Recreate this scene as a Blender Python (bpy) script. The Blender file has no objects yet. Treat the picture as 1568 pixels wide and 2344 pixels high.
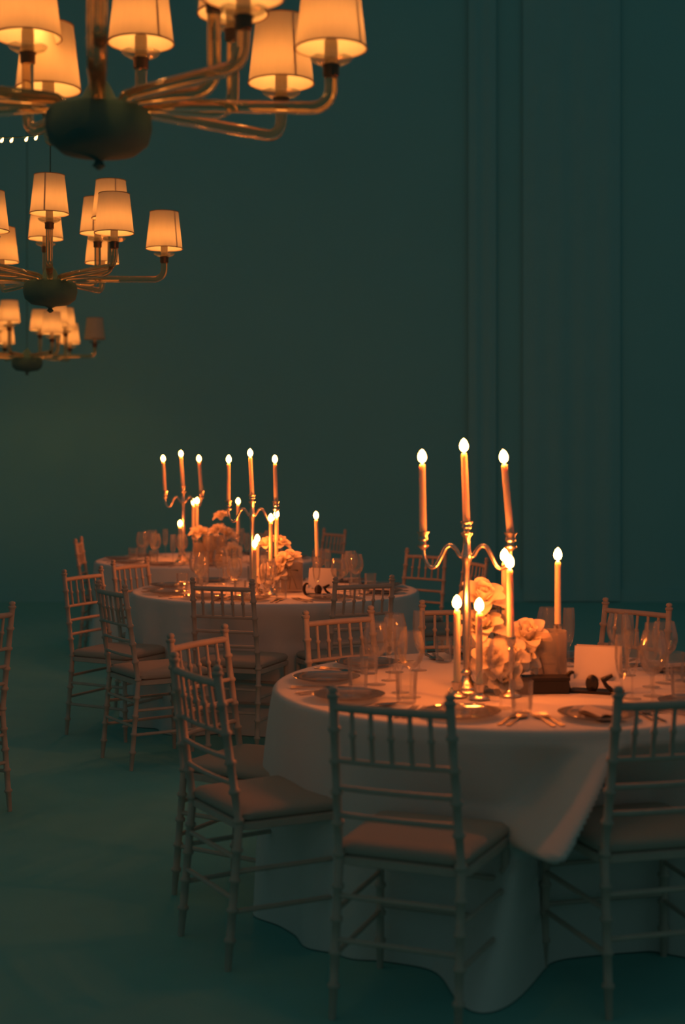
import bpy, math, random
from mathutils import Vector, Matrix
random.seed(7)
PI = math.pi
SC = bpy.context.scene
COL = SC.collection

# ------------------------------------------------------------------ camera, world, exposure
CAM_H = 1.55          # camera height
F_PX = 3256.0         # 50 mm on a 36 mm tall frame of 2344 px
HORIZON = 1050.0
cam_d = bpy.data.cameras.new('camera')
cam = bpy.data.objects.new('camera', cam_d)
COL.objects.link(cam)
cam.location = (0, 0, CAM_H)
cam.rotation_euler = (PI / 2, 0, 0)
cam_d.sensor_fit = 'VERTICAL'
cam_d.sensor_height = 36
cam_d.lens = 50
cam_d.shift_y = -(1172.0 - HORIZON) / 2344.0
cam_d.clip_end = 60
cam_d.dof.use_dof = True
cam_d.dof.focus_distance = 6.4
cam_d.dof.aperture_fstop = 1.9
SC.camera = cam

world = bpy.data.worlds.new('night_ambient')
SC.world = world
world.use_nodes = True
bg = world.node_tree.nodes['Background']
bg.inputs['Color'].default_value = (0.56, 1.0, 0.95, 1)
bg.inputs['Strength'].default_value = 0.062

SC.view_settings.view_transform = 'Standard'
SC.view_settings.look = 'None'
SC.view_settings.exposure = 0.0
SC.view_settings.gamma = 1.0
SC.view_settings.use_curve_mapping = False
cy = SC.cycles
cy.use_denoising = True
cy.max_bounces = 10
cy.diffuse_bounces = 3
cy.glossy_bounces = 4
cy.transmission_bounces = 8
cy.transparent_max_bounces = 32
cy.sample_clamp_indirect = 2.0

FLAME_COL = (1.0, 0.18, 0.022, 1)
FLAME_POWER = 290.0
BULB_COL = (1.0, 0.40, 0.095, 1)
BULB_POWER = 56.0


def P(px, py, Y):
    """photo pixel + distance along the room -> world point"""
    return Vector(((px - 784.0) / F_PX * Y, Y, CAM_H - (py - HORIZON) / F_PX * Y))


def on_table(px, Y, z=0.752):
    return Vector(((px - 784.0) / F_PX * Y, Y, z))


# ------------------------------------------------------------------ materials
def new_mat(name):
    m = bpy.data.materials.new(name)
    m.use_nodes = True
    nt = m.node_tree
    return m, nt, nt.nodes['Principled BSDF'], nt.nodes['Material Output']


def N(nt, t, **kw):
    n = nt.nodes.new(t)
    for k, v in kw.items():
        setattr(n, k, v)
    return n


def simple(name, col, rough=0.6, metal=0.0, noise=0.0, nscale=30, bump=0.0, bscale=200, spec=0.5):
    m, nt, b, o = new_mat(name)
    b.inputs['Base Color'].default_value = (*col, 1)
    b.inputs['Roughness'].default_value = rough
    b.inputs['Metallic'].default_value = metal
    b.inputs['Specular IOR Level'].default_value = spec
    tc = N(nt, 'ShaderNodeTexCoord')
    if noise:
        nz = N(nt, 'ShaderNodeTexNoise')
        nz.inputs['Scale'].default_value = nscale
        nt.links.new(tc.outputs['Object'], nz.inputs['Vector'])
        mx = N(nt, 'ShaderNodeMixRGB')
        mx.inputs['Color1'].default_value = (*[c * (1 - noise) for c in col], 1)
        mx.inputs['Color2'].default_value = (*[min(1, c * (1 + noise)) for c in col], 1)
        nt.links.new(nz.outputs['Fac'], mx.inputs['Fac'])
        nt.links.new(mx.outputs['Color'], b.inputs['Base Color'])
    if bump:
        nz = N(nt, 'ShaderNodeTexNoise')
        nz.inputs['Scale'].default_value = bscale
        nt.links.new(tc.outputs['Object'], nz.inputs['Vector'])
        bp = N(nt, 'ShaderNodeBump')
        bp.inputs['Strength'].default_value = bump
        bp.inputs['Distance'].default_value = 0.002
        nt.links.new(nz.outputs['Fac'], bp.inputs['Height'])
        nt.links.new(bp.outputs['Normal'], b.inputs['Normal'])
    return m


def thin_glass(name, tint=(0.97, 0.97, 0.95), f=1.0, rough=0.02, veil=0.05):
    m, nt, b, o = new_mat(name)
    nt.nodes.remove(b)
    tr = N(nt, 'ShaderNodeBsdfTransparent')
    tr.inputs['Color'].default_value = (*tint, 1)
    gl = N(nt, 'ShaderNodeBsdfGlossy')
    gl.inputs['Roughness'].default_value = rough
    fr = N(nt, 'ShaderNodeFresnel')
    fr.inputs['IOR'].default_value = 1.5
    mul = N(nt, 'ShaderNodeMath', operation='MULTIPLY')
    mul.inputs[1].default_value = f
    mul.use_clamp = True
    mx = N(nt, 'ShaderNodeMixShader')
    nt.links.new(fr.outputs['Fac'], mul.inputs[0])
    nt.links.new(mul.outputs[0], mx.inputs['Fac'])
    nt.links.new(tr.outputs[0], mx.inputs[1])
    nt.links.new(gl.outputs[0], mx.inputs[2])
    df = N(nt, 'ShaderNodeBsdfTranslucent')
    df.inputs['Color'].default_value = (0.8, 0.78, 0.74, 1)
    d2 = N(nt, 'ShaderNodeBsdfDiffuse')
    d2.inputs['Color'].default_value = (0.8, 0.78, 0.74, 1)
    ad = N(nt, 'ShaderNodeMixShader')
    nt.links.new(df.outputs[0], ad.inputs[1])
    nt.links.new(d2.outputs[0], ad.inputs[2])
    m2 = N(nt, 'ShaderNodeMixShader')
    m2.inputs['Fac'].default_value = veil
    nt.links.new(mx.outputs[0], m2.inputs[1])
    nt.links.new(ad.outputs[0], m2.inputs[2])
    nt.links.new(m2.outputs[0], o.inputs['Surface'])
    return m


def solid_glass(name, col, rough=0.06):
    m, nt, b, o = new_mat(name)
    nt.nodes.remove(b)
    g = N(nt, 'ShaderNodeBsdfGlass')
    g.inputs['Color'].default_value = (*col, 1)
    g.inputs['Roughness'].default_value = rough
    g.inputs['IOR'].default_value = 1.48
    d = N(nt, 'ShaderNodeBsdfDiffuse')
    d.inputs['Color'].default_value = (0.72, 0.55, 0.38, 1)
    mx = N(nt, 'ShaderNodeMixShader')
    mx.inputs['Fac'].default_value = 0.10
    nt.links.new(g.outputs[0], mx.inputs[1])
    nt.links.new(d.outputs[0], mx.inputs[2])
    nt.links.new(mx.outputs[0], o.inputs['Surface'])
    return m


def translucent(name, col, fac, weave=0.0, dcol=None):
    m, nt, b, o = new_mat(name)
    nt.nodes.remove(b)
    d = N(nt, 'ShaderNodeBsdfDiffuse')
    d.inputs['Color'].default_value = (*(dcol or col), 1)
    t = N(nt, 'ShaderNodeBsdfTranslucent')
    t.inputs['Color'].default_value = (*col, 1)
    mx = N(nt, 'ShaderNodeMixShader')
    mx.inputs['Fac'].default_value = fac
    if weave:
        tc = N(nt, 'ShaderNodeTexCoord')
        mp = N(nt, 'ShaderNodeMapping')
        mp.inputs['Scale'].default_value = (60, 60, 8)
        nz = N(nt, 'ShaderNodeTexNoise')
        nz.inputs['Scale'].default_value = 1.5
        nz.inputs['Detail'].default_value = 2
        rp = N(nt, 'ShaderNodeMapRange')
        rp.inputs['To Min'].default_value = 1 - weave
        rp.inputs['To Max'].default_value = 1.0
        mul = N(nt, 'ShaderNodeMixRGB', blend_type='MULTIPLY')
        mul.inputs['Fac'].default_value = 1.0
        mul.inputs['Color1'].default_value = (*col, 1)
        nt.links.new(tc.outputs['Object'], mp.inputs['Vector'])
        nt.links.new(mp.outputs['Vector'], nz.inputs['Vector'])
        nt.links.new(nz.outputs['Fac'], rp.inputs['Value'])
        nt.links.new(rp.outputs['Result'], mul.inputs['Color2'])
        nt.links.new(mul.outputs['Color'], t.inputs['Color'])
    nt.links.new(d.outputs[0], mx.inputs[1])
    nt.links.new(t.outputs[0], mx.inputs[2])
    nt.links.new(mx.outputs[0], o.inputs['Surface'])
    return m


def emitter(name, col, power):
    m, nt, b, o = new_mat(name)
    nt.nodes.remove(b)
    e = N(nt, 'ShaderNodeEmission')
    e.inputs['Color'].default_value = col
    e.inputs['Strength'].default_value = power
    nt.links.new(e.outputs[0], o.inputs['Surface'])
    return m


def wax_mat():
    m, nt, b, o = new_mat('ivory_wax')
    b.inputs['Base Color'].default_value = (0.86, 0.76, 0.60, 1)
    b.inputs['Roughness'].default_value = 0.45
    b.inputs['Subsurface Weight'].default_value = 0.9
    b.inputs['Subsurface Radius'].default_value = (1.0, 0.6, 0.3)
    b.inputs['Subsurface Scale'].default_value = 0.022
    return m


M = dict(
    floor=simple('dark_green_carpet', (0.19, 0.50, 0.475), 0.95, noise=0.06, nscale=6, bump=0.4, bscale=300, spec=0.05),
    wall=simple('deep_teal_wall', (0.22, 0.585, 0.60), 0.9, noise=0.04, nscale=1.2, spec=0.05),
    curtain=simple('teal_curtain_cloth', (0.25, 0.585, 0.60), 0.9, noise=0.03, nscale=5, spec=0.05),
    beam=simple('beam_wood', (0.2, 0.17, 0.14), 0.8, noise=0.2, nscale=8),
    linen=simple('white_linen', (0.74, 0.72, 0.68), 0.9, noise=0.03, nscale=12, bump=0.25, bscale=500, spec=0.1),
    napkin=simple('grey_linen', (0.55, 0.50, 0.45), 0.9, noise=0.12, nscale=60, bump=0.4, bscale=500, spec=0.1),
    chair=simple('limed_wood', (0.52, 0.44, 0.37), 0.55, noise=0.12, nscale=25, spec=0.4),
    cushion=simple('ivory_cushion', (0.46, 0.40, 0.34), 0.9, bump=0.2, bscale=400, spec=0.1),
    silver=simple('polished_silver', (0.92, 0.82, 0.68), 0.27, metal=1.0),
    cutlery=simple('cutlery_steel', (0.55, 0.52, 0.48), 0.25, metal=1.0),
    bronze=simple('dark_bronze', (0.05, 0.13, 0.125), 0.7, metal=0.0, spec=0.2),
    collar=simple('aged_collar', (0.22, 0.15, 0.11), 0.4, metal=0.8),
    porcelain=simple('white_porcelain', (0.82, 0.80, 0.76), 0.15),
    dark=simple('black_lacquer', (0.02, 0.02, 0.02), 0.35),
    card=simple('white_card', (0.85, 0.82, 0.76), 0.8, noise=0.02, nscale=40),
    sleeve=simple('candle_sleeve', (0.75, 0.62, 0.45), 0.6),
    stem=simple('green_stem', (0.05, 0.09, 0.04), 0.6),
    leaf=simple('green_leaf', (0.04, 0.08, 0.035), 0.5, noise=0.2, nscale=40),
    wick=simple('burnt_wick', (0.02, 0.015, 0.01), 0.9),
    glass=thin_glass('clear_glass', (0.995, 0.995, 0.985), f=0.5, rough=0.05, veil=0.055),
    plate_glass=thin_glass('plate_glass', (0.93, 0.92, 0.90), f=1.0, rough=0.05, veil=0.12),
    bobeche=thin_glass('bobeche_glass', (0.99, 0.97, 0.92), f=0.6, rough=0.08, veil=0.025),
    frosted=thin_glass('frosted_glass', (0.90, 0.84, 0.78), f=0.5, rough=0.25, veil=0.26),
    armglass=solid_glass('amber_glass', (1.0, 0.88, 0.70)),
    shade=translucent('pleated_shade_cloth', (0.78, 0.58, 0.38), 0.38, weave=0.22, dcol=(0.84, 0.74, 0.54)),
    trim=translucent('shade_trim_cloth', (0.6, 0.42, 0.28), 0.35),
    petal=translucent('ivory_petal', (0.95, 0.88, 0.74), 0.38),
    flame=emitter('candle_flame', FLAME_COL, FLAME_POWER),
    bulb=emitter('warm_bulb', BULB_COL, BULB_POWER),
    bulb_off=simple('unlit_bulb', (0.7, 0.68, 0.62), 0.2),
    wax=wax_mat(),
)
SPARK = emitter('glint_bead', (1.0, 0.42, 0.12, 1), 14.0)  # glow of the added glint beads, not a known lamp


# ------------------------------------------------------------------ mesh helpers
class MB:
    def __init__(self):
        self.v, self.f = [], []

    def add(self, vs, fs):
        o = len(self.v)
        self.v += [tuple(p) for p in vs]
        self.f += [tuple(i + o for i in q) for q in fs]
        return self

    def box(self, cx, cy, cz, sx, sy, sz, rot=None):
        vs = [Vector((x * sx / 2, y * sy / 2, z * sz / 2)) for x in (-1, 1) for y in (-1, 1) for z in (-1, 1)]
        if rot:
            vs = [rot @ p for p in vs]
        vs = [p + Vector((cx, cy, cz)) for p in vs]
        return self.add(vs, [(0, 1, 3, 2), (4, 6, 7, 5), (0, 4, 5, 1), (2, 3, 7, 6), (0, 2, 6, 4), (1, 5, 7, 3)])

    def lathe(self, prof, n=24, c=(0, 0, 0), cap0=True, cap1=True):
        vs, fs = [], []
        for r, z in prof:
            for k in range(n):
                a = 2 * PI * k / n
                vs.append((c[0] + r * math.cos(a), c[1] + r * math.sin(a), c[2] + z))
        for i in range(len(prof) - 1):
            for k in range(n):
                k2 = (k + 1) % n
                fs.append((i * n + k, i * n + k2, (i + 1) * n + k2, (i + 1) * n + k))
        if cap0 and prof[0][0] > 1e-6:
            fs.append(tuple(range(n - 1, -1, -1)))
        if cap1 and prof[-1][0] > 1e-6:
            o = (len(prof) - 1) * n
            fs.append(tuple(range(o, o + n)))
        return self.add(vs, fs)

    def tube(self, pts, rad, n=8, cap=True, flat=1.0):
        pts = [Vector(p) for p in pts]
        m = len(pts)
        if not hasattr(rad, '__len__'):
            rad = [rad] * m
        vs, fs = [], []
        t0 = (pts[1] - pts[0]).normalized()
        ref = Vector((0, 0, 1)) if abs(t0.z) < 0.9 else Vector((1, 0, 0))
        nrm = (ref - t0 * ref.dot(t0)).normalized()
        for i in range(m):
            t = (pts[min(i + 1, m - 1)] - pts[max(i - 1, 0)]).normalized()
            nrm = (nrm - t * nrm.dot(t)).normalized()
            bn = t.cross(nrm)
            for k in range(n):
                a = 2 * PI * k / n
                vs.append(pts[i] + (nrm * math.cos(a) * flat + bn * math.sin(a)) * rad[i])
        for i in range(m - 1):
            for k in range(n):
                k2 = (k + 1) % n
                fs.append((i * n + k, i * n + k2, (i + 1) * n + k2, (i + 1) * n + k))
        if cap:
            fs.append(tuple(range(n - 1, -1, -1)))
            fs.append(tuple(range((m - 1) * n, m * n)))
        return self.add(vs, fs)

    def grid(self, fn, nu, nv, closed_u=False):
        vs = [fn(i / (nu if closed_u else nu - 1), j / (nv - 1)) for j in range(nv) for i in range(nu)]
        fs = []
        for j in range(nv - 1):
            for i in range(nu if closed_u else nu - 1):
                i2 = (i + 1) % nu
                fs.append((j * nu + i, j * nu + i2, (j + 1) * nu + i2, (j + 1) * nu + i))
        return self.add(vs, fs)

    def mesh(self, name, mat, smooth=True):
        me = bpy.data.meshes.new(name)
        me.from_pydata([tuple(p) for p in self.v], [], self.f)
        if smooth:
            me.polygons.foreach_set('use_smooth', [True] * len(me.polygons))
            try:
                me.set_sharp_from_angle(angle=math.radians(50))
            except Exception:
                pass
        me.materials.append(mat)
        me.update()
        return me


def smooth_path(ctrl, per=6):
    c = [Vector(p) for p in ctrl]
    out = []
    for i in range(len(c) - 1):
        p0, p1, p2, p3 = c[max(i - 1, 0)], c[i], c[i + 1], c[min(i + 2, len(c) - 1)]
        for k in range(per):
            t = k / per
            out.append(0.5 * ((2 * p1) + (p2 - p0) * t + (2 * p0 - 5 * p1 + 4 * p2 - p3) * t * t +
                              (3 * p1 - p0 - 3 * p2 + p3) * t ** 3))
    out.append(c[-1])
    return out


def obj(name, me, parent=None, loc=(0, 0, 0), rot=(0, 0, 0), scale=None):
    o = bpy.data.objects.new(name, me)
    COL.objects.link(o)
    o.parent = parent
    o.location = loc
    o.rotation_euler = rot
    if scale:
        o.scale = scale
    return o


def tag(o, label, cat, group=None):
    o['label'] = label
    o['category'] = cat
    if group:
        o['group'] = group
    return o


def thing(name, label, cat, loc=(0, 0, 0), rotz=0.0, group=None):
    o = bpy.data.objects.new(name, None)
    COL.objects.link(o)
    o.empty_display_size = 0.1
    o.location = loc
    o.rotation_euler = (0, 0, rotz)
    return tag(o, label, cat, group)


def struct(name, me, **kw):
    o = obj(name, me, **kw)
    o['kind'] = 'structure'
    return o


# ------------------------------------------------------------------ setting
YB = 15.4
struct('floor', MB().box(0, 6.5, -0.05, 22, 21, 0.1).mesh('floor', M['floor'], False))
struct('wall_back', MB().box(0, YB + 0.1, 4.6, 22, 0.2, 9.2).mesh('wall_back', M['wall'], False))
struct('baseboard_back', MB().box(0, YB - 0.012, 0.07, 22, 0.024, 0.14).mesh('baseboard_back', M['wall'], False))

# chandelier positions lie on one line: a ceiling beam above carries them
CH = [(-0.68, 3.97), (-1.615, 7.86), (-3.05, 13.75)]
BEAM_Z = 7.6
d = Vector((CH[2][0] - CH[0][0], CH[2][1] - CH[0][1], 0))
ang = math.atan2(d.y, d.x)
bm = MB().box(0, 0, BEAM_Z + 0.15, 14.2, 0.3, 0.3)
b_o = struct('trim_1', bm.mesh('ceiling_beam', M['beam'], False))
b_o.location = ((CH[0][0] + CH[2][0]) / 2, (CH[0][1] + CH[2][1]) / 2, 0)
b_o.rotation_euler = (0, 0, ang)


def curtain(x0, x1, seed, label, top=7.2):
    rnd = random.Random(seed)
    w = x1 - x0
    nf = max(2, int(w / 0.24))
    ph = [rnd.uniform(0, 6.28) for _ in range(3)]

    def fn(u, v):
        x = x0 + w * u
        dep = 0.011 * math.sin(2 * PI * nf * u + ph[0]) + 0.010 * math.sin(2 * PI * nf * 0.47 * u + ph[1] + v)
        return (x, YB - 0.05 + dep * (0.6 + 0.4 * (1 - v)), 0.012 + v * top)
    me = MB().grid(fn, nf * 14, 10).mesh('curtain_panel', M['curtain'])
    root = thing('curtain', label, 'curtain', (0, 0, 0), 0, 'curtains on the back wall')
    obj('curtain_panel', me, root)
    root2 = MB().tube([(x0 - 0.08, YB - 0.05, top + 0.03), (x1 + 0.08, YB - 0.05, top + 0.03)], 0.022, 10)
    obj('curtain_rod', root2.mesh('curtain_rod', M['bronze']), root)
    return root


curtain(1.36, 1.66, 3, 'narrow teal curtain panel hanging in folds on the back wall')
curtain(1.95, 3.0, 4, 'wide teal curtain panel hanging in folds beside the narrow one')


# ------------------------------------------------------------------ chandeliers
SH_R0, SH_R1, SH_H = 0.101, 0.078, 0.205


def shade_mesh():
    m = MB()
    m.lathe([(SH_R0, 0), (SH_R0 * 0.75 + SH_R1 * 0.25, SH_H * 0.25), ((SH_R0 + SH_R1) / 2, SH_H / 2),
             (SH_R0 * 0.25 + SH_R1 * 0.75, SH_H * 0.75), (SH_R1, SH_H)], 40, cap0=False, cap1=False)
    for a0 in (0.4, 0.4 + PI):
        w = 0.045
        fn = lambda u, v: ((SH_R0 + (SH_R1 - SH_R0) * v + 0.0012) * math.cos(a0 + w * (u - 0.5) * 2),
                           (SH_R0 + (SH_R1 - SH_R0) * v + 0.0012) * math.sin(a0 + w * (u - 0.5) * 2), v * SH_H)
        m.grid(fn, 3, 5)
    return m.mesh('lamp_shade', M['shade'])


def ring(r, z, t, n=40):
    return [(r - t, z - t), (r + t, z - t), (r + t, z + t), (r - t, z + t), (r - t, z - t)]


SHADE_ME = shade_mesh()
TRIM_ME = MB().lathe(ring(SH_R0 + 0.0004, 0.002, 0.0020), 40, cap0=False, cap1=False).mesh('bottom_trim', M['trim'])
TRIM2_ME = MB().lathe(ring(SH_R1 + 0.0004, SH_H - 0.002, 0.0020), 40, cap0=False, cap1=False).mesh('top_trim', M['trim'])
BOBECHE_ME = MB().lathe([(0.018, 0.0), (0.040, 0.004), (0.055, 0.012), (0.060, 0.020), (0.057, 0.021), (0.052, 0.015),
                         (0.038, 0.009), (0.016, 0.006)], 28).mesh('bobeche', M['bobeche'])
COLLAR_ME = MB().lathe([(0.019, -0.034), (0.023, -0.030), (0.023, -0.006), (0.026, -0.003), (0.026, 0.0)], 20) \
    .mesh('collar', M['collar'])
SLEEVE_ME = MB().lathe([(0.019, 0.004), (0.019, 0.070), (0.015, 0.073)], 18).mesh('candle_sleeve', M['sleeve'])
bulb_prof = [(0.004, 0.072), (0.011, 0.080), (0.019, 0.100), (0.018, 0.116), (0.010, 0.130), (0.001, 0.138)]
BULB_ME = MB().lathe(bulb_prof, 12).mesh('bulb', M['bulb'])
BULB_OFF_ME = MB().lathe(bulb_prof, 12).mesh('bulb_unlit', M['bulb_off'])
M['hub'] = simple('verdigris_hub', (0.07, 0.17, 0.165), 0.75, spec=0.2)
HUB_ME = MB().lathe([(0.006, -0.165), (0.018, -0.155), (0.010, -0.14), (0.03, -0.13), (0.105, -0.118), (0.138, -0.09),
                     (0.148, -0.05), (0.145, -0.012), (0.135, 0.0), (0.11, 0.012), (0.05, 0.03), (0.03, 0.07),
                     (0.014, 0.09)], 36).mesh('hub', M['hub'])


def arm_mesh(R, up):
    r0 = 0.10
    bend = 0.055
    pts = [(r0, 0, -0.02), (r0 + 0.006, 0, 0.004), (r0 + 0.022, 0, 0.018), (r0 + 0.05, 0, 0.02)]
    pts += [(r0 + (R - bend - r0 - 0.05) * t + 0.05, 0, 0.02) for t in (0.35, 0.7)]
    for k in range(7):
        a = k / 6 * PI / 2
        pts.append((R - bend + bend * math.sin(a), 0, 0.02 + bend * (1 - math.cos(a))))
    pts += [(R, 0, 0.02 + bend + (up - 0.02 - bend) * t) for t in (0.5, 1.0)]
    return MB().tube(pts, 0.0185, 14).mesh('arm', M['armglass'])


def chandelier(label, cx, cy, zarm, lower, upper, off=()):
    root = thing('chandelier', label, 'chandelier', (cx, cy, zarm - 0.2), 0, 'row of shaded chandeliers')
    obj('hub', HUB_ME, root, (0, 0, 0.2))
    rod = MB().tube([(0, 0, 0.28), (0, 0, BEAM_Z - zarm + 0.2 - 0.03)], 0.0035, 8)
    obj('rod', rod.mesh('rod', M['bronze']), root)
    top = BEAM_Z - zarm + 0.2
    can = MB().lathe([(0.008, top - 0.06), (0.05, top - 0.04), (0.065, top)], 20)
    obj('ceiling_canopy', can.mesh('ceiling_canopy', M['bronze']), root)
    cache = {}
    i = 0
    for tier, lst, up in (('l', lower, 0.108), ('u', upper, 0.228)):
        for a, R in lst:
            key = (round(R, 3), up)
            if key not in cache:
                cache[key] = arm_mesh(R, up)
            arm = obj('arm', cache[key], root, (0, 0, 0.2), (0, 0, math.radians(a)))
            at = (R, 0, up + 0.034)
            obj('collar', COLLAR_ME, arm, at)
            obj('bobeche', BOBECHE_ME, arm, at)
            obj('candle_sleeve', SLEEVE_ME, arm, at)
            lit = i not in off
            obj('bulb', BULB_ME if lit else BULB_OFF_ME, arm, at)
            spin = random.uniform(0, 6.28)
            sa = (R, 0, up + 0.034 + 0.045)
            s = obj('lamp_shade', SHADE_ME, arm, sa, (0, 0, spin))
            obj('bottom_trim', TRIM_ME, arm, sa)
            obj('top_trim', TRIM2_ME, arm, sa)
            if not lit:
                s['label'] = 'unlit fabric lamp shade'
            i += 1
    return root


ZA = CAM_H + 0.972
chandelier('chandelier hanging by the end table, its glass arms largest and brightest', CH[0][0], CH[0][1], ZA,
           [(5, 0.65), (41, 0.65), (116, 0.56), (-42, 0.58), (165, 0.65), (205, 0.65), (-80, 0.65)],
           [(19, 0.385), (-22, 0.36), (-82, 0.42), (82, 0.42), (128, 0.45), (195, 0.42)])
chandelier('middle chandelier of the row, with two tiers of lit tapered shades on glass arms', CH[1][0], CH[1][1], ZA,
           [(0, 0.63), (-51, 0.70), (72, 0.61), (127, 0.66), (180, 0.64), (-107, 0.64)],
           [(-79, 0.43), (105, 0.44), (46, 0.32), (-36, 0.47), (165, 0.40), (222, 0.42)])
chandelier('chandelier by the back wall with one unlit shade', CH[2][0], CH[2][1], ZA,
           [(3, 0.65), (62, 0.65), (122, 0.65), (182, 0.65), (242, 0.65), (-57, 0.65)],
           [(-100, 0.42), (85, 0.42), (35, 0.40), (-35, 0.42), (150, 0.40), (215, 0.42)], off=(0,))

# unidentified glints, made up as glowing beads strung from the middle chandelier's rod
zc = P(100, 318, CH[1][1]).z
sx = CH[1][0]
root = thing('glint_row', 'row of unidentified glints, added as glowing beads beside the middle chandelier rod', 'glint',
             (sx, CH[1][1], zc))
pts = [(-0.006 - 0.42 * t, 0, 0.035 - 0.10 * t + 0.09 * t * t) for t in [k / 12 for k in range(13)]]
obj('added_cable', MB().tube(pts, 0.003, 6).mesh('added_cable', M['bronze']), root)  # invented carrier for the glint beads
bead_me = MB().lathe([(0.002, 0.008), (0.004, 0.002), (0.008, -0.008), (0.0075, -0.016), (0.001, -0.022)], 10).mesh('glint_bead', SPARK)
for px in (6, 28, 62, 84):
    X = (px - 784.0) / F_PX * CH[1][1] - sx
    t = (-0.006 - X) / 0.42
    obj('glint_bead', bead_me, root, (X, 0, 0.035 - 0.10 * t + 0.09 * t * t - 0.008), (0.0, 0.5, 0))


# ------------------------------------------------------------------ tables and cloths
TR = 0.87
TABLES = [(0.63, 5.06), (-0.41, 8.72), (-1.08, 11.30)]
TNAME = ['end table', 'middle table', 'wall side table']


def table(cx, cy, label):
    root = thing('round_table', label, 'table', (cx, cy, 0), 0, 'round banquet tables')
    obj('tabletop', MB().lathe([(TR - 0.03, 0.715), (TR - 0.022, 0.72), (TR - 0.022, 0.738), (TR - 0.03, 0.742)], 64)
        .mesh('tabletop', M['beam']), root)
    obj('column', MB().lathe([(0.06, 0.05), (0.045, 0.10), (0.045, 0.66), (0.16, 0.715)], 20).mesh('table_column', M['bronze']), root)
    for k in range(4):
        a = PI / 4 + k * PI / 2
        c, s = math.cos(a), math.sin(a)
        leg = MB().tube([(0.04 * c, 0.04 * s, 0.09), (0.2 * c, 0.2 * s, 0.06), (0.36 * c, 0.36 * s, 0.018)], 0.018, 10)
        obj('foot', leg.mesh('table_foot', M['bronze']), root)
    return root


def cloth(cx, cy, label, seed, special=False, ti=0):
    pushers = []
    for ci, (bx, by, t_, off, lab) in enumerate(CH_LIST):
        if t_ == ti and ci in (0, 6, 7, 8):      # the other seats stay hidden behind the hanging cloth
            a = math.radians(face_to(bx, by, t_, off))
            fx, fy = math.cos(a), math.sin(a)
            pushers.append((bx + 0.262 * fx - cx, by + 0.262 * fy - cy, fx, fy))
    rnd = random.Random(seed)
    comps = [(k, rnd.uniform(0, 6.28), a) for k, a in ((7, .5), (11, .8), (16, .55), (23, .3))]
    NT = 560 if special else 240

    def wrap(a):
        return (a + PI) % (2 * PI) - PI

    def pt(th, s):
        # s in [0,1]: 0..0.18 top disc, 0.18..0.28 rounded edge, rest the skirt
        if s <= 0.18:
            r = TR * 0.985 * (s / 0.18) ** 0.8
            z = 0.7485 + 0.0012 * math.sin(3 * th + 9 * s + seed) * min(1, s * 8)
            return r, th, z
        if s <= 0.28:
            q = (s - 0.18) / 0.10 * PI / 2
            return TR * 0.985 + 0.022 * math.sin(q), th, 0.7485 - 0.022 * (1 - math.cos(q))
        t = (s - 0.28) / 0.72
        z = 0.7265 * (1 - t) + 0.004 * t
        tw = th + 0.16 * t * math.sin(2 * th + seed)
        f = sum(a * math.sin(k * tw + p) for k, p, a in comps) / 1.6
        f = f * 0.5 + 0.5
        amp = 0.10 * t ** 0.75 * (1 - 0.15 * t)
        r = TR * 0.985 + 0.022 + amp * (f - 0.25) + 0.015 * t
        # tucked chairs push the cloth in under the table
        for lx, ly, fx, fy in pushers:
            x, y = r * math.cos(th), r * math.sin(th)
            u = (x - lx) * fx + (y - ly) * fy            # along the sitter's view
            w = -(x - lx) * fy + (y - ly) * fx
            if u < 0.235 and u > -0.6 and abs(w) < 0.40 and (x * fx + y * fy) < 0:
                k = 1.0 if abs(w) < 0.225 else (0.40 - abs(w)) / 0.175
                k = k * k * (3 - 2 * k)
                k *= min(1.0, max(0.0, 0.700 - z) / 0.18) ** 0.9
                r -= (0.235 - u) * k
        if special:
            # a long slanting ridge hanging off the rim, and a corner spreading onto the floor
            drop = 0.7265 - z
            a_r = math.radians(-78.5) - math.radians(48) * drop
            dr = wrap(th - a_r)
            g = math.exp(-(dr / (0.045 if dr > 0 else 0.11)) ** 2)
            g *= min(1, drop / 0.03) * math.exp(-(max(0, drop - 0.27) / 0.05) ** 2)
            r += (TR + 0.005 + 1.2 * drop - r) * g
            lo = max(0.0, (0.46 - z) / 0.46)
            g3 = math.exp(-(wrap(th - math.radians(-97) + 0.10 * lo) / (0.035 + 0.10 * lo)) ** 2)
            r += max(0, TR + 0.03 + 0.22 * lo ** 1.3 - r) * g3 * min(1, lo * 4)
        return r, th, z
    rows = [0.0, 0.03, 0.07, 0.11, 0.14, 0.165, 0.18, 0.20, 0.22, 0.24, 0.26, 0.28] + \
           [0.28 + 0.72 * k / (56 if special else 26) for k in range(1, 27 + (30 if special else 0))]
    vs, fs = [], []
    for s in rows:
        for k in range(NT):
            th = 2 * PI * k / NT
            r, a, z = pt(th, s)
            vs.append((max(r, 0.004) * math.cos(a), max(r, 0.004) * math.sin(a), z))
    for j in range(len(rows) - 1):
        for k in range(NT):
            k2 = (k + 1) % NT
            fs.append((j * NT + k, j * NT + k2, (j + 1) * NT + k2, (j + 1) * NT + k))
    fs.append(tuple(range(NT - 1, -1, -1)))
    m = MB().add(vs, fs)
    me = bpy.data.meshes.new('tablecloth')
    me.from_pydata(m.v, [], m.f)
    me.polygons.foreach_set('use_smooth', [True] * len(me.polygons))
    me.materials.append(M['linen'])
    o = obj('tablecloth', me, None, (cx, cy, 0))
    return tag(o, label, 'tablecloth', 'white floor length tablecloths')


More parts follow.
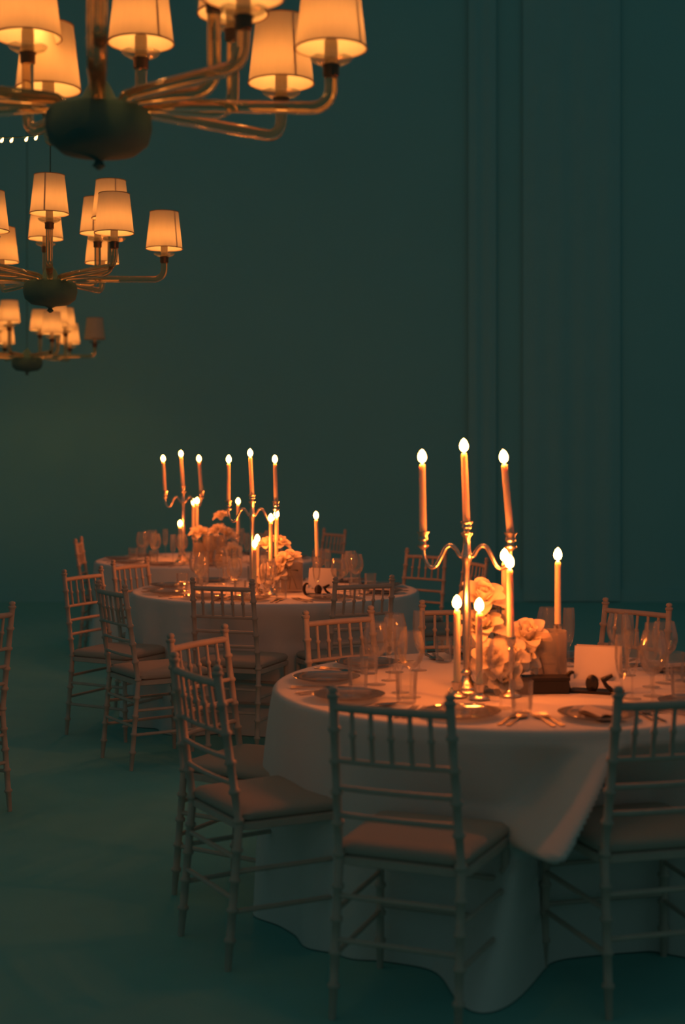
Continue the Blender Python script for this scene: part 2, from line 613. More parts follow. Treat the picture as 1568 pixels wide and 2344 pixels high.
# ------------------------------------------------------------------ chairs
def bamboo(p0, p1, n_ring, r=0.0125, mid=None, ringr=1.35, extra_top=False):
    """stations along a straight or kneed post with bamboo rings"""
    knees = [Vector(p0)] + ([Vector(m) for m in mid] if mid else []) + [Vector(p1)]
    seg = [(knees[i + 1] - knees[i]).length for i in range(len(knees) - 1)]
    L = sum(seg)

    def at(s):
        s = max(0, min(L, s))
        for i, l in enumerate(seg):
            if s <= l or i == len(seg) - 1:
                return knees[i].lerp(knees[i + 1], s / l)
            s -= l
    st = [(0, r)]
    for k in range(1, n_ring + 1):
        c = L * k / (n_ring + 1)
        st += [(c - 0.009, r * 0.94), (c - 0.004, r * ringr), (c + 0.004, r * ringr), (c + 0.009, r * 0.94)]
    for k in range(len(knees) - 2):
        st.append((sum(seg[:k + 1]), r))
    st.append((L, r))
    st.sort(key=lambda q: q[0])
    pts = [at(s) for s, _ in st]
    return pts, [q for _, q in st]


def chair_meshes():
    D = []
    for sx_ in (-1, 1):
        pts, rad = bamboo((sx_ * 0.182, -0.235, 0.0), (sx_ * 0.168, -0.262, 0.895), 9, 0.0135,
                          mid=[(sx_ * 0.178, -0.195, 0.44)])
        rad[0] = 0.010
        m = MB().tube(pts, rad, 10)
        m.lathe([(0.010, -0.004), (0.018, 0.003), (0.018, 0.010), (0.011, 0.015), (0.015, 0.022), (0.012, 0.03), (0.003, 0.034)], 10,
                c=(sx_ * 0.168, -0.262, 0.893))
        D.append(('back_post', m.mesh('back_post', M['chair'])))
        pts, rad = bamboo((sx_ * 0.200, 0.185, 0.0), (sx_ * 0.195, 0.175, 0.425), 4, 0.0135)
        rad[0] = 0.010
        D.append(('leg', MB().tube(pts, rad, 10).mesh('front_leg', M['chair'])))

    def back_y(z):
        return -0.195 - 0.067 * (z - 0.44) / 0.455

    def half(z):
        return 0.178 - 0.010 * (z - 0.44) / 0.455

    def rail(z, r, bow=0.012):
        y, h = back_y(z), half(z)
        pts = [(h * (2 * t - 1), y - bow * (1 - (2 * t - 1) ** 2), z) for t in [k / 8 for k in range(9)]]
        return MB().tube(pts, r, 8)
    D.append(('top_rail', rail(0.868, 0.0125).mesh('top_rail', M['chair'])))
    for z in (0.718, 0.640, 0.563):
        D.append(('rail', rail(z, 0.0085).mesh('rail', M['chair'])))
    for k in range(5):
        t = (k + 1) / 6
        u = 2 * t - 1
        z0, z1 = 0.720, 0.866
        p0 = (half(z0) * u, back_y(z0) - 0.012 * (1 - u * u), z0)
        p1 = (half(z1) * u, back_y(z1) - 0.012 * (1 - u * u), z1)
        pts, rad = bamboo(p0, p1, 1, 0.0072, ringr=1.5)
        D.append(('spindle', MB().tube(pts, rad, 7).mesh('spindle', M['chair'])))
    # seat frame: rounded trapezoid
    def seat_slab(z0, z1, g, rr):
        c = [(-0.195 - g, -0.20 - g), (0.195 + g, -0.20 - g), (0.212 + g, 0.205 + g), (-0.212 - g, 0.205 + g)]
        out = []
        for i in range(4):
            p, a, b = Vector(c[i]), Vector(c[i - 1]), Vector(c[(i + 1) % 4])
            da, db = (a - p).normalized() * rr, (b - p).normalized() * rr
            for k in range(5):
                t = k / 4
                q = (1 - t) ** 2 * (p + da) + 2 * t * (1 - t) * p + t * t * (p + db)
                out.append((q.x, q.y))
        return out
    def slab(profile, name, mat):
        m = MB()
        n = None
        rows = []
        for z, g in profile:
            o2 = seat_slab(0, 0, g, 0.045)
            n = len(o2)
            rows += [(x, y, z) for x, y in o2]
        fs = []
        for j in range(len(profile) - 1):
            for k in range(n):
                k2 = (k + 1) % n
                fs.append((j * n + k, j * n + k2, (j + 1) * n + k2, (j + 1) * n + k))
        fs.append(tuple(range(n - 1, -1, -1)))
        fs.append(tuple(range((len(profile) - 1) * n, len(profile) * n)))
        return m.add(rows, fs).mesh(name, mat)
    D.append(('seat', slab([(0.418, -0.006), (0.421, 0), (0.441, 0), (0.444, -0.006)], 'seat', M['chair'])))
    D.append(('cushion', slab([(0.445, -0.014), (0.452, -0.004), (0.468, -0.002), (0.480, -0.012), (0.487, -0.04), (0.490, -0.09)],
                              'cushion', M['cushion'])))
    for z, nm in ((0.335, 'stretcher'), (0.215, 'stretcher')):
        yb = -0.235 + (0.04) * z / 0.44
        D.append((nm, MB().tube([(-0.18, yb, z), (0.18, yb, z)], 0.008, 7).mesh('stretcher_rear', M['chair'])))
        D.append((nm, MB().tube([(-0.197, 0.18, z - 0.02), (0.197, 0.18, z - 0.02)], 0.008, 7).mesh('stretcher_front', M['chair'])))
        for sx_ in (-1, 1):
            D.append((nm, MB().tube([(sx_ * 0.18, yb, z - 0.04), (sx_ * 0.198, 0.18, z - 0.04)], 0.008, 7)
                      .mesh('stretcher_side', M['chair'])))
    return D


CHAIR = chair_meshes()


def chair(bx, by, face, label, group):
    """bx,by: where the top of the back stands; face: heading the sitter looks, degrees from +X"""
    a = math.radians(face)
    fx, fy = math.cos(a), math.sin(a)
    root = thing('chiavari_chair', label, 'chair', (bx + 0.262 * fx, by + 0.262 * fy, 0), a - PI / 2, group)
    for nm, me in CHAIR:
        obj(nm, me, root)
    return root


def face_to(bx, by, t, off=0):
    return math.degrees(math.atan2(TABLES[t][1] - by, TABLES[t][0] - bx)) + off


CH_LIST = [
    (0.13, 3.84, 0, 0, 'slatted ballroom chair with its back against the candlelit end table top'),
    (-0.46, 4.45, 0, 0, 'slatted ballroom chair pulled out, pale seat showing, beside the end table'),
    (-0.53, 5.23, 0, -22, 'slatted ballroom chair just behind the pulled out pale seated one'),
    (-0.015, 5.95, 0, 0, 'slatted ballroom chair at the end table facing the tumbler and wine glasses'),
    (0.52, 6.30, 0, 0, 'slatted ballroom chair behind the candelabra of the end table'),
    (1.30, 6.28, 0, -18, 'slatted ballroom chair behind the white tent card and large wine glass'),
    (0.92, 3.95, 0, 0, 'slatted ballroom chair whose seat meets the slanting bright cloth fold'),
    (-0.63, 7.45, 1, -8, 'slatted ballroom chair before the candelabra of the middle table'),
    (0.115, 7.58, 1, 0, 'slatted ballroom chair at the middle table beside its dark scrolled card stand'),
    (-1.17, 7.20, 1, -31, 'slatted ballroom chair drawn away from the middle table'),
    (-1.49, 8.16, 1, -55, 'slatted ballroom chair turned aside at the middle table'),
    (-1.335, 8.95, 1, -16, 'slatted ballroom chair between the middle table and the turned aside chair'),
    (0.58, 9.85, 1, 0, 'slatted ballroom chair seen behind the left arm of the end table candelabra'),
    (0.86, 9.15, 1, 0, 'slatted ballroom chair seen behind the pole of the end table candelabra'),
    (-2.09, 11.25, 2, 0, 'slatted ballroom chair at the wall side table'),
    (-0.07, 12.7, 2, -20, 'lone slatted ballroom chair standing back near the wall'),
]
for i, (cx, cyy) in enumerate(TABLES):
    table(cx, cyy, ['round folding table under the cloth of the end table',
                    'round folding table under the cloth of the middle table',
                    'round folding table under the cloth of the wall side table'][i])
    cloth(cx, cyy, ['white cloth of the end table with a long slanting bright fold',
                    'white cloth draped to the floor over the middle table',
                    'white cloth draped over the wall side table'][i], 11 + i, special=(i == 0), ti=i)


for bx, by, t, off, lab in CH_LIST:
    chair(bx, by, face_to(bx, by, t, off), lab, ['chairs at the end table', 'chairs at the middle table',
                                                'chairs near the back wall'][t])
chair(-1.53, 6.08, 150, 'slatted ballroom chair standing alone, facing away from the three candlelit tables', 'chairs near the chandelier row')

# ------------------------------------------------------------------ candles
def candle_parts(L):
    wax = MB().lathe([(0.0122, 0), (0.0124, 0.004), (0.0108, L - 0.016), (0.0112, L - 0.010), (0.0085, L - 0.003), (0.004, L)], 16)
    return wax.mesh('wax', M['wax'])


WAX = {}
WICK_ME = MB().tube([(0, 0, -0.003), (0.0004, 0, 0.005), (0.001, 0, 0.011)], 0.0009, 5).mesh('wick', M['wick'])
fl = []
for k in range(10):
    t = k / 9
    z = 0.003 + 0.046 * t
    r = 0.0150 * math.sin(PI * min(1, t ** 0.80 * 0.985 + 0.015)) ** 0.62
    fl.append((max(r, 0.0008), z))
FLAME_ME = MB().lathe(fl, 12).mesh('flame', M['flame'])


def candle(x, y, z, L, label, group, lean=(0, 0), fs=1.0):
    key = round(L, 3)
    if key not in WAX:
        WAX[key] = candle_parts(L)
    root = thing('taper_candle', label, 'candle', (x, y, z), 0, group)
    root.rotation_euler = (math.radians(lean[1]), math.radians(lean[0]), 0)
    obj('wax', WAX[key], root)
    obj('wick', WICK_ME, root, (0, 0, L))
    obj('flame', FLAME_ME, root, (0, 0, L), scale=(fs, fs, fs))
    return root


# ------------------------------------------------------------------ candelabra
def candelabra_meshes():
    D = []
    base = [(0.062, 0), (0.064, 0.004), (0.060, 0.010), (0.048, 0.014), (0.046, 0.020), (0.034, 0.028), (0.020, 0.040),
            (0.014, 0.056), (0.020, 0.064), (0.020, 0.070), (0.012, 0.078)]
    D.append(('base', MB().lathe(base, 32).mesh('candelabra_base', M['silver'])))
    stem = [(0.0115, 0.078), (0.0125, 0.12), (0.0145, 0.20), (0.0150, 0.28), (0.0120, 0.36), (0.0105, 0.42), (0.0150, 0.445),
            (0.0190, 0.458), (0.0190, 0.470), (0.0145, 0.482), (0.0125, 0.50), (0.0110, 0.528), (0.0175, 0.536), (0.0175, 0.545),
            (0.011, 0.552)]
    D.append(('stem', MB().lathe(stem, 20).mesh('candelabra_stem', M['silver'])))

    def cup(cx, z, h):
        p = [(0.007, z - 0.012), (0.012, z - 0.006), (0.020, z), (0.021, z + 0.005), (0.011, z + 0.010), (0.010, z + 0.016),
             (0.0165, z + 0.022), (0.0175, z + h * 0.55), (0.0150, z + h * 0.75), (0.0215, z + h - 0.004), (0.0215, z + h),
             (0.0135, z + h), (0.0135, z + h - 0.012)]
        return MB().lathe(p, 18, c=(cx, 0, 0)).mesh('candle_cup', M['silver'])
    D.append(('candle_cup', cup(0, 0.540, 0.045)))
    for s in (-1, 1):
        path = smooth_path([(s * 0.010, 0, 0.462), (s * 0.024, 0, 0.466), (s * 0.036, 0, 0.487), (s * 0.052, 0, 0.501), (s * 0.070, 0, 0.494),
                            (s * 0.086, 0, 0.464), (s * 0.102, 0, 0.434), (s * 0.118, 0, 0.424), (s * 0.134, 0, 0.434),
                            (s * 0.146, 0, 0.458), (s * 0.150, 0, 0.490)], 4)
        n = len(path)
        rad = [0.0048 + 0.0030 * math.sin(PI * (0.15 + 0.8 * k / (n - 1))) for k in range(n)]
        D.append(('arm', MB().tube(path, rad, 10).mesh('candelabra_arm', M['silver'])))
        D.append(('candle_cup', cup(s * 0.150, 0.496, 0.052)))
    return D


CANDELABRA = candelabra_meshes()


def candelabra(x, y, rz, tname, leans, L=0.245):
    zt = 0.7515
    root = thing('candelabra', 'silver three light candelabra on the ' + tname, 'candelabra', (x, y, zt), rz,
                 'three light candelabra')
    for nm, me in CANDELABRA:
        obj(nm, me, root)
    c, s = math.cos(rz), math.sin(rz)
    for k, (u, zz, which) in enumerate(((-0.150, 0.537, 'outer cup away from the roses'), (0, 0.574, 'middle cup'),
                                        (0.150, 0.537, 'outer cup above the roses'))):
        candle(x + u * c, y + u * s, zt + zz, L, 'taper in the candelabra %s on the %s' % (which, tname),
               'candelabra tapers on the ' + tname, leans[k])


def stick_mesh(h):
    p = [(0.034, 0), (0.036, 0.004), (0.032, 0.009), (0.020, 0.013), (0.010, 0.022), (0.0065, 0.04)]
    if h > 0.1:
        p += [(0.006, h * 0.4), (0.010, h * 0.45), (0.006, h * 0.5), (0.0065, h * 0.75), (0.012, h * 0.79), (0.0075, h * 0.83)]
    p += [(0.014, h - 0.028), (0.0185, h - 0.006), (0.0185, h), (0.0130, h), (0.0130, h - 0.008)]
    return MB().lathe(p, 20)


STICK = {0.2: stick_mesh(0.2), 0.05: stick_mesh(0.05)}
STICK = {k: v.mesh('candlestick', M['silver']) for k, v in STICK.items()}


def candlestick(x, y, kind, tname, where, L=0.245, lean=(0, 0)):
    h = 0.2 if kind == 'tall' else 0.05
    o = obj('candlestick', STICK[h], None, (x, y, 0.7515))
    tag(o, '%s silver candlestick %s on the %s' % (kind, where, tname), 'candlestick', '%s candlesticks on the %s' % (kind, tname))
    candle(x, y, 0.7515 + h - 0.0078, L, 'taper in the %s candlestick %s on the %s' % (kind, where, tname),
           'tapers in %s candlesticks on the %s' % (kind, tname), lean)


def at_px(px, Y):
    return (px - 784.0) / F_PX * Y


# end table
candelabra(0.425, 4.87, math.radians(-12), TNAME[0], [(-0.8, 0), (-2.0, 0), (-5, 0)])
candlestick(at_px(1046, 4.775), 4.775, 'low', TNAME[0], 'close to the candelabra pole', 0.25)
candlestick(at_px(1097, 4.73), 4.73, 'low', TNAME[0], 'before the white roses', 0.245)
candlestick(at_px(1169, 4.785), 4.785, 'tall', TNAME[0], 'before the other of its pair', 0.235, (-0.8, 0))
candlestick(at_px(1155, 5.03), 5.03, 'tall', TNAME[0], 'behind the other of its pair', 0.24)
candlestick(at_px(1277, 5.16), 5.16, 'tall', TNAME[0], 'behind the frosted vase', 0.235)
# middle table
Y = 8.45
candelabra(at_px(577, Y), Y, math.radians(-16), TNAME[1], [(0.5, 0), (-2.5, 0), (-1.5, 0)], 0.235)
candlestick(at_px(583, 8.30), 8.30, 'low', TNAME[1], 'before the candelabra pole', 0.235)
candlestick(at_px(589, 8.60), 8.60, 'low', TNAME[1], 'right behind the candelabra', 0.25)
candlestick(at_px(620, 8.36), 8.36, 'tall', TNAME[1], 'before the other of its pair', 0.235)
candlestick(at_px(633, 8.69), 8.69, 'tall', TNAME[1], 'behind the other of its pair', 0.245)
candlestick(at_px(726, 8.72), 8.72, 'tall', TNAME[1], 'beside the wine glasses', 0.235, (-1.5, 0))
# far table
Y = 11.05
candelabra(at_px(419, Y), Y, math.radians(-14), TNAME[2], [(-3, 0), (-3.5, 0), (-4, 0)], 0.24)
candlestick(at_px(412, 10.92), 10.92, 'low', TNAME[2], 'close to the candelabra pole', 0.235)
candlestick(at_px(443, 11.22), 11.22, 'tall', TNAME[2], 'before the other of its pair', 0.24)
candlestick(at_px(451, 11.42), 11.42, 'tall', TNAME[2], 'behind the other of its pair', 0.245)
candlestick(at_px(545, 11.30), 11.30, 'tall', TNAME[2], 'standing apart from the pair', 0.245)


# ------------------------------------------------------------------ roses and vases
def petal_pts(w, h, cup, curl, u, v):
    a = (u - 0.5) * 2
    width = w * math.sin(PI * (0.12 + 0.76 * v) * 0.98) ** 0.6 * (0.55 + 0.45 * v)
    x = a * width * 0.5
    y = -cup * (a * a) * (0.4 + 0.6 * v) + curl * v ** 3 * 1.2
    z = h * v - 0.12 * h * a * a * v
    return Vector((x, y, z))


PETALS = []
for w, h, cup, curl in ((0.042, 0.044, 0.016, -0.006), (0.054, 0.050, 0.018, 0.006), (0.064, 0.050, 0.016, 0.022)):
    PETALS.append(MB().grid(lambda u, v: petal_pts(w, h, cup, curl, u, v), 6, 6).mesh('petal', M['petal']))
# petal placement inside a bloom: (mesh index, ring radius, opening tilt, count)
RINGS = [(0, 0.006, -6, 4), (1, 0.012, 10, 5), (2, 0.016, 32, 6), (2, 0.015, 58, 5)]


def bloom_mats(seed):
    rnd = random.Random(seed)
    out = []
    for ri, (mi, rr, tilt, n) in enumerate(RINGS):
        for k in range(n):
            a = 2 * PI * k / n + ri * 0.6 + rnd.uniform(-.15, .15)
            t = math.radians(tilt + rnd.uniform(-7, 7))
            m = Matrix.Rotation(a, 4, 'Z') @ Matrix.Translation((0, rr, 0)) @ Matrix.Rotation(-t, 4, 'X') \
                @ Matrix.Diagonal((1, 1, rnd.uniform(.92, 1.06), 1))
            out.append((mi, m))
    return out


def joined_bloom(seed):
    m = MB()
    for mi, mt in bloom_mats(seed):
        src = PETALS[mi]
        m.add([mt @ v.co for v in src.vertices], [tuple(p.vertices) for p in src.polygons])
    return m.mesh('bloom', M['petal'])


JOINED = [joined_bloom(s) for s in (1, 2, 3)]
SEPAL_ME = MB().lathe([(0.003, -0.012), (0.010, -0.006), (0.014, 0.002), (0.010, 0.004)], 10).mesh('calyx', M['stem'])
LEAF_ME = MB().grid(lambda u, v: ((u - .5) * 0.045 * math.sin(PI * min(1, v * .97 + .02)) ** .8, 0.075 * v, -0.02 * v * v + 0.006 * abs(u - .5) * 2), 5, 7) \
    .mesh('leaf', M['leaf'])


def rose(head, foot, size, label, group, seed, detailed=True, tilt=None):
    """head: bloom base point, foot: stem end inside the vase"""
    head, foot = Vector(head), Vector(foot)
    root = thing('rose', label, 'flower', foot, 0, group)
    midp = (head + foot) / 2 + Vector((0.01, 0, 0.01))
    st = MB().tube(smooth_path([(0, 0, 0), midp - foot, head - foot], 5), 0.0028, 6)
    obj('stem', st.mesh('rose_stem', M['stem']), root)
    dirv = (head - midp).normalized() if tilt is None else Vector(tilt).normalized()
    q = Vector((0, 0, 1)).rotation_difference(dirv)
    if detailed:
        e = obj('calyx', SEPAL_ME, root, head - foot, q.to_euler(), (size, size, size))
        rotm = q.to_matrix().to_4x4()
        base = Matrix.Translation(head - foot) @ rotm @ Matrix.Diagonal((size, size, size, 1))
        for mi, mt in bloom_mats(seed):
            p = obj('petal', PETALS[mi], root)
            p.matrix_local = base @ mt
    else:
        obj('bloom', JOINED[seed % 3], root, head - foot, q.to_euler(), (size, size, size))
    for k in range(1 if not detailed else 2):
        lf = obj('leaf', LEAF_ME, root, (midp - foot).lerp(head - foot, 0.3 + 0.4 * k))
        lf.rotation_euler = (0.3, 0, seed * 1.7 + k * 2.6)
    return root


def cyl_vase(x, y, r, h, mat, label, name='glass_vase'):
    t = 0.004
    prof = [(r * 0.96, 0), (r, 0.004), (r, h * 0.5), (r, h - 0.002), (r - t * 0.5, h), (r - t, h - 0.002), (r - t, h * .5), (r - t, 0.014), (0.002, 0.012)]
    o = obj(name, MB().lathe(prof, 36).mesh(name, mat), None, (x, y, 0.7515))
    return tag(o, label, 'vase', 'centrepiece vases')


def bouquet(tname, seed0, detailed, vases, roses):
    """vases: (x, y, r, h, mat, label); roses: (px, py, Y, size, vase index, label, tilt)"""
    for v in vases:
        cyl_vase(*v)
    for k, (px, py, Y_, size, vi, lab, tl) in enumerate(roses):
        head = P(px, py, Y_)
        v = vases[vi]
        a = k * 2.1
        foot = (v[0] + v[2] * 0.45 * math.cos(a), v[1] + v[2] * 0.45 * math.sin(a), 0.7515 + 0.018)
        # stem leaves the vase through its mouth
        rose(head, foot, size, lab, 'white roses on the ' + tname, seed0 + k, detailed, tl)


# end table: frosted vase plus a clear one crowded with roses
V1 = [(at_px(1256, 5.0), 5.0, 0.064, 0.195, M['frosted'], 'frosted glass cylinder vase on the end table'),
      (at_px(1140, 4.90), 4.90, 0.050, 0.12, M['glass'], 'clear glass vase packed with roses on the end table')]
bouquet(TNAME[0], 20, True, V1, [
    (1103, 1374, 4.98, 1.3, 1, 'tallest white rose beside the candelabra pole on the end table', (0.1, -0.7, 1)),
    (1104, 1442, 4.95, 1.3, 1, 'white rose below the tallest one on the end table', (-0.1, -0.5, 1)),
    (1208, 1462, 5.0, 1.25, 0, 'white rose leaning over the frosted vase on the end table', (-0.1, -0.6, 1)),
    (1128, 1512, 4.86, 1.15, 1, 'white rose low in the clear vase of the end table, beside the low taper', (-0.2, -0.8, 0.6)),
    (1162, 1502, 4.90, 1.15, 1, 'white rose low in the clear vase of the end table, at its middle', (0.2, -0.8, 0.7)),
    (1150, 1552, 4.855, 1.15, 1, 'lowest white rose in the clear vase of the end table', (0.1, -1, 0.4)),
    (1190, 1508, 4.94, 1.1, 1, 'white rose between the clear and the frosted vase of the end table', (0.5, -0.7, 0.6)),
])
# middle table
V2 = [(at_px(668, 8.55), 8.55, 0.066, 0.175, M['frosted'], 'frosted glass cylinder vase on the middle table'),
      (at_px(622, 8.56), 8.56, 0.050, 0.12, M['glass'], 'clear glass vase packed with roses on the middle table')]
bouquet(TNAME[1], 40, False, V2, [
    (612, 1248, 8.75, 1.0, 1, 'white rose beside the candelabra on the middle table', (-0.4, -0.3, 1)),
    (641, 1246, 8.72, 1.05, 1, 'white rose behind the pair of tall tapers on the middle table', (0.4, -0.3, 1)),
    (663, 1282, 8.55, 1.2, 0, 'white rose standing in the frosted vase of the middle table', (0, -0.4, 1)),
    (647, 1290, 8.53, 1.1, 0, 'white rose leaning from the frosted vase of the middle table', (-0.5, -0.5, 0.8)),
    (612, 1318, 8.50, 1.15, 1, 'white rose low in the clear vase of the middle table', (-0.2, -0.9, 0.5)),
    (630, 1310, 8.50, 1.15, 1, 'white rose low in the clear vase of the middle table near its rim', (0.2, -0.9, 0.6)),
])
V3 = [(at_px(490, 11.10), 11.10, 0.090, 0.20, M['frosted'], 'wide frosted glass vase on the wall side table'),
      (at_px(462, 11.02), 11.02, 0.060, 0.15, M['frosted'], 'narrow frosted glass vase on the wall side table')]
bouquet(TNAME[2], 60, False, V3, [
    (455, 1222, 11.1, 1.2, 1, 'white rose beside the tall tapers on the wall side table', (0, -0.4, 1)),
    (498, 1218, 11.05, 1.2, 0, 'white rose in the wide vase on the wall side table', (-0.3, -0.4, 1)),
    (521, 1226, 11.1, 1.15, 0, 'white rose bending from the wide vase on the wall side table', (0.4, -0.4, 0.9)),
    (507, 1184, 11.15, 1.05, 0, 'tallest white rose on the wall side table', (-0.2, -0.3, 1)),
    (530, 1266, 11.0, 1.3, 0, 'white rose hanging low beside the wide vase near the back wall', (0.4, -0.8, 0.5)),
])


# ------------------------------------------------------------------ tableware
def glass_mesh():
    prof = [(0.034, 0.0), (0.035, 0.0015), (0.020, 0.004), (0.006, 0.008), (0.0038, 0.014), (0.0036, 0.085), (0.006, 0.094),
            (0.022, 0.103), (0.038, 0.122), (0.046, 0.150), (0.045, 0.175), (0.038, 0.205), (0.034, 0.220),
            (0.0328, 0.220), (0.0366, 0.205), (0.0435, 0.175), (0.0445, 0.150), (0.0365, 0.123), (0.020, 0.1055), (0.001, 0.100)]
    return MB().lathe(prof, 28).mesh('wine_glass', M['glass'])


def tumbler_mesh():
    prof = [(0.030, 0), (0.032, 0.002), (0.037, 0.10), (0.0358, 0.10), (0.031, 0.012), (0.001, 0.010)]
    return MB().lathe(prof, 24).mesh('tumbler', M['glass'])


def flute_mesh():
    prof = [(0.030, 0.0), (0.031, 0.0015), (0.016, 0.004), (0.004, 0.009), (0.0035, 0.075), (0.010, 0.085), (0.019, 0.11), (0.0235, 0.15),
            (0.0235, 0.19), (0.021, 0.225), (0.0198, 0.225), (0.0222, 0.19), (0.0222, 0.15), (0.017, 0.111), (0.001, 0.092)]
    return MB().lathe(prof, 22).mesh('small_wine_glass', M['glass'])


WINE_ME, TUMB_ME, FLUTE_ME = glass_mesh(), tumbler_mesh(), flute_mesh()
PLATE_ME = MB().lathe([(0.055, 0), (0.058, 0.003), (0.085, 0.006), (0.118, 0.015), (0.122, 0.018), (0.119, 0.019), (0.086, 0.0105), (0.06, 0.0075), (0.001, 0.007)], 40).mesh('plate', M['plate_glass'])


def cut_mesh(kind):
    m = MB()
    t = 0.0022

    def strip(sections):  # (y, half width, x offset, z)
        vs, fs = [], []
        for y, w, x, z in sections:
            vs += [(x - w, y, z), (x + w, y, z), (x + w, y, z + t), (x - w, y, z + t)]
        for i in range(len(sections) - 1):
            o = i * 4
            for a, b in ((0, 1), (1, 2), (2, 3), (3, 0)):
                fs.append((o + a, o + b, o + 4 + b, o + 4 + a))
        fs += [(3, 2, 1, 0), tuple(len(sections) * 4 - 4 + q for q in range(4))]
        m.add(vs, fs)
    strip([(-0.10, 0.004, 0, 0.0), (-0.095, 0.007, 0, 0.0), (-0.04, 0.005, 0, 0.001), (0.02, 0.0035, 0, 0.003)])
    if kind == 'knife':
        strip([(0.02, 0.0045, 0, 0.003), (0.03, 0.009, 0.002, 0.002), (0.08, 0.0095, 0.002, 0.001), (0.105, 0.006, 0, 0.001), (0.115, 0.001, -0.003, 0.001)])
    elif kind == 'fork':
        strip([(0.02, 0.0035, 0, 0.003), (0.035, 0.010, 0, 0.002), (0.055, 0.012, 0, 0.001)])
        for k in range(4):
            x = -0.0096 + 0.0064 * k
            strip([(0.054, 0.0018, x, 0.001), (0.08, 0.0016, x, 0.002), (0.098, 0.0008, x, 0.006)])
    else:
        vs = []
        m.grid(lambda u, v: ((u - .5) * 0.038 * math.sin(PI * (0.05 + 0.93 * v)) ** .7, 0.018 + 0.068 * v,
                             0.0035 - 0.004 * math.sin(PI * v) * (1 - (2 * u - 1) ** 2) + 0.002), 7, 8)
    return m.mesh(kind, M['cutlery'], smooth=(kind == 'spoon'))


FORK_ME, KNIFE_ME, SPOON_ME = cut_mesh('fork'), cut_mesh('knife'), cut_mesh('spoon')
NAP_ME = MB().grid(lambda u, v: ((u - .5) * (0.085 - 0.02 * v), (v - .5) * 0.15, 0.006 + 0.006 * math.sin(PI * u) + 0.003 * math.sin(9 * u + 3 * v)), 12, 8) \
    .grid(lambda u, v: ((u - .5) * (0.085 - 0.02 * v), (v - .5) * 0.15, 0.0005), 2, 2).mesh('napkin', M['napkin'])

ZT = 0.7512
OCC = []
for o_ in bpy.data.objects:
    if o_.parent is None and o_.get('category') in ('candlestick', 'candelabra', 'vase'):
        OCC.append((o_.location.x, o_.location.y, {'candlestick': 0.038, 'candelabra': 0.066, 'vase': 0.09}[o_['category']]))
OCC += [(at_px(1364, 4.86) - .05, 4.88, 0.06), (at_px(1364, 4.86) + .05, 4.88, 0.06), (at_px(735, 8.34) - .05, 8.36, 0.06),
        (at_px(735, 8.34) + .05, 8.36, 0.06), (at_px(1243, 4.87) - .05, 4.87, 0.06), (at_px(1243, 4.87) + .05, 4.87, 0.06)]


WHERE = {
    0: {208: 'before the pulled out chair', 175: 'before the chair behind the pulled out one', 141: 'just left of the candelabra arm',
        98: 'behind the candelabra', 62: 'behind the white tent card', 26: 'beside the large tent card glass', -8: 'at the chairless rim',
        -42: 'between tent card and chairless rim', -77: 'above the slanting cloth fold', -112: 'before the front chair rail'},
    1: {205: 'before the turned aside chair', 167: 'beside the turned aside chair', 130: 'at the chairless rim', 92: 'behind the roses',
        50: 'behind the single taper', 16: 'beside the single taper', -20: 'at its chairless near rim', -62: 'before the card side chair',
        -100: 'before the candelabra side chair', 237: 'before the drawn away chair'},
    2: {215: 'beside the low taper', 180: 'before its chair', 145: 'behind the low taper', 60: 'behind the lone taper',
        10: 'beside the lone taper', -40: 'before the wide vase', -80: 'before the narrow vase', -115: 'before the candelabra'},
}


def setting(ti, phi, full=True, far=False, glass_dx=0.0):
    cx, cyy = TABLES[ti]
    tn = TNAME[ti]
    a = math.radians(phi)
    er = Vector((math.cos(a), math.sin(a), 0))       # outwards
    et = Vector((-math.sin(a), math.cos(a), 0))      # sitter's right is +et when facing inwards? (in = -er)
    rz = a + PI / 2                                   # local +Y points to the table centre

    def put(name, me, r, t, cat, lab, dz=0.0, rot=0.0):
        p = Vector((cx, cyy, 0)) + er * r + et * t
        if name in ('wine_glass', 'slim_wine_glass', 'tumbler'):
            for k in range(40):
                if all((p.x - ox) ** 2 + (p.y - oy) ** 2 > (rr + 0.048) ** 2 for ox, oy, rr in OCC):
                    break
                t += 0.01 if k % 2 else 0.0
                r += 0.008
                p = Vector((cx, cyy, 0)) + er * r + et * t
            OCC.append((p.x, p.y, 0.042))
        o = obj(name, me, None, (p.x, p.y, ZT + dz), (0, 0, rz + rot))
        wh = WHERE.get(ti, {}).get(phi, 'at a place setting')
        tag(o, lab + ' ' + wh + ' on the ' + tn, cat, ('knives' if cat == 'knife' else cat + ('es' if cat.endswith('ss') else 's')) + ' on the ' + tn)
        return o
    j = lambda s: random.uniform(-s, s)
    put('plate', PLATE_ME, 0.69, 0, 'plate', 'clear glass plate')
    if full and phi in (-77, 26, 98, -20, 50):
        put('napkin', NAP_ME, 0.69, j(.01), 'napkin', 'grey linen napkin', 0.0110, j(.15))
    put('fork', FORK_ME, 0.70, -0.150, 'fork', 'steel dinner fork', 0, j(.06))
    put('knife', KNIFE_ME, 0.70, 0.150, 'knife', 'steel table knife', 0, j(.06))
    if not far:
        put('spoon', SPOON_ME, 0.70, 0.178, 'spoon', 'steel spoon', 0, j(.06))
        put('dessert_fork', FORK_ME, 0.70, -0.180, 'dessert fork', 'outer steel fork', 0, j(.06))
    put('wine_glass', WINE_ME, 0.50 + j(.015), 0.075 + glass_dx, 'wine glass', 'large wine glass')
    put('slim_wine_glass', FLUTE_ME, 0.47 + j(.015), -0.02 + glass_dx, 'slim glass', 'slim stemmed glass')
    put('tumbler', TUMB_ME, 0.555 + j(.01), 0.155 + glass_dx, 'tumbler', 'water tumbler')


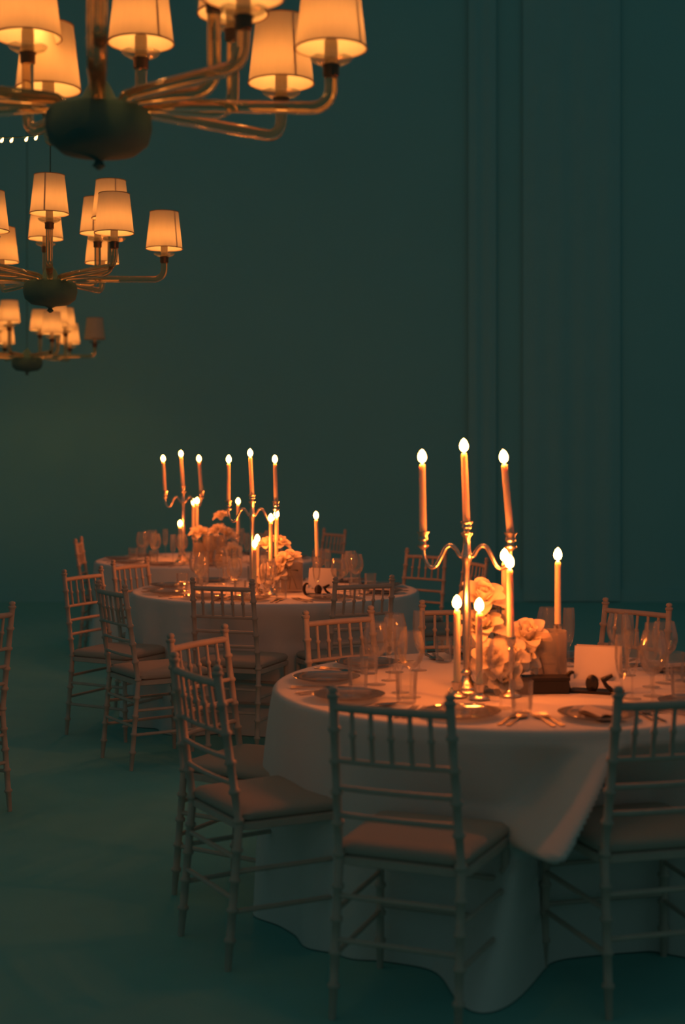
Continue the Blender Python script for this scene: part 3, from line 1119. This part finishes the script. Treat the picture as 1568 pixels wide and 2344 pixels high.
for phi in (208, 175, 141, 98, 62, 26, -8, -42, -77, -112):
    setting(0, phi, True, glass_dx=0.20 if phi == -77 else 0.0)
for phi in (205, 167, 130, 92, 50, 16, -20, -62, -100, 237):
    setting(1, phi, True)
for phi in (215, 180, 145, 60, 10, -40, -80, -115):
    setting(2, phi, False, True)


# ------------------------------------------------------------------ table cards in dark scrolled stands, dark planter box
def table_card(x, y, rz, tn):
    root = thing('table_card', 'white tent card in a dark scrolled stand on the ' + tn, 'table card', (x, y, ZT), rz, 'table cards')
    w, h = 0.155, 0.105
    m = MB()
    for s in (-1, 1):
        rot = Matrix.Rotation(math.radians(12 * s), 3, 'X')
        m.box(0, 0.030 * s + 0.03, 0.045 + h / 2, w, 0.0015, h + 0.01, rot)
    obj('card', m.mesh('card', M['card'], False), root)
    st = MB()
    arc = [(-0.075 + 0.018 * math.cos(a), -0.004, 0.030 + 0.029 * math.sin(a)) for a in [math.radians(70 + k * 22) for k in range(11)]]
    st.tube(arc, [0.004 + 0.005 * math.sin(PI * k / 10) for k in range(11)], 8)
    st.lathe([(0.001, -0.006), (0.018, -0.005), (0.021, 0), (0.018, 0.005), (0.001, 0.006)], 20)
    vs = st.v[-5 * 20:]
    st.v[-5 * 20:] = [(p[0] - 0.012, p[2] - 0.004, 0.0275 + p[1] * 1.3) for p in vs]
    st.tube([(0.052, -0.004, 0.056), (0.022, -0.004, 0.040), (0.034, -0.004, 0.022), (0.060, -0.004, 0.004)], [0.005, 0.011, 0.007, 0.006], 8)
    st.box(0, 0.012, 0.003, 0.165, 0.075, 0.006)
    st.v = [(p[0] * 1.08, p[1] - 0.012, p[2] * 1.12) for p in st.v]
    obj('stand', st.mesh('card_stand', M['dark']), root)
    return root


table_card(at_px(1366, 4.87), 4.87, -0.35, TNAME[0])
table_card(at_px(735, 8.34), 8.34, -0.3, TNAME[1])


def planter(x, y, rz, w, tn):
    root = thing('low_box', 'low dark lacquered box before the frosted vase on the ' + tn, 'box', (x, y, ZT), rz)
    obj('body', MB().box(0, 0, 0.021, w, 0.075, 0.042).mesh('box_body', M['dark'], False), root)
    obj('lid', MB().box(0, 0, 0.0485, w + 0.006, 0.081, 0.011).mesh('box_lid', M['dark'], False), root)


planter(at_px(1243, 4.87), 4.87, 0.08, 0.165, TNAME[0])
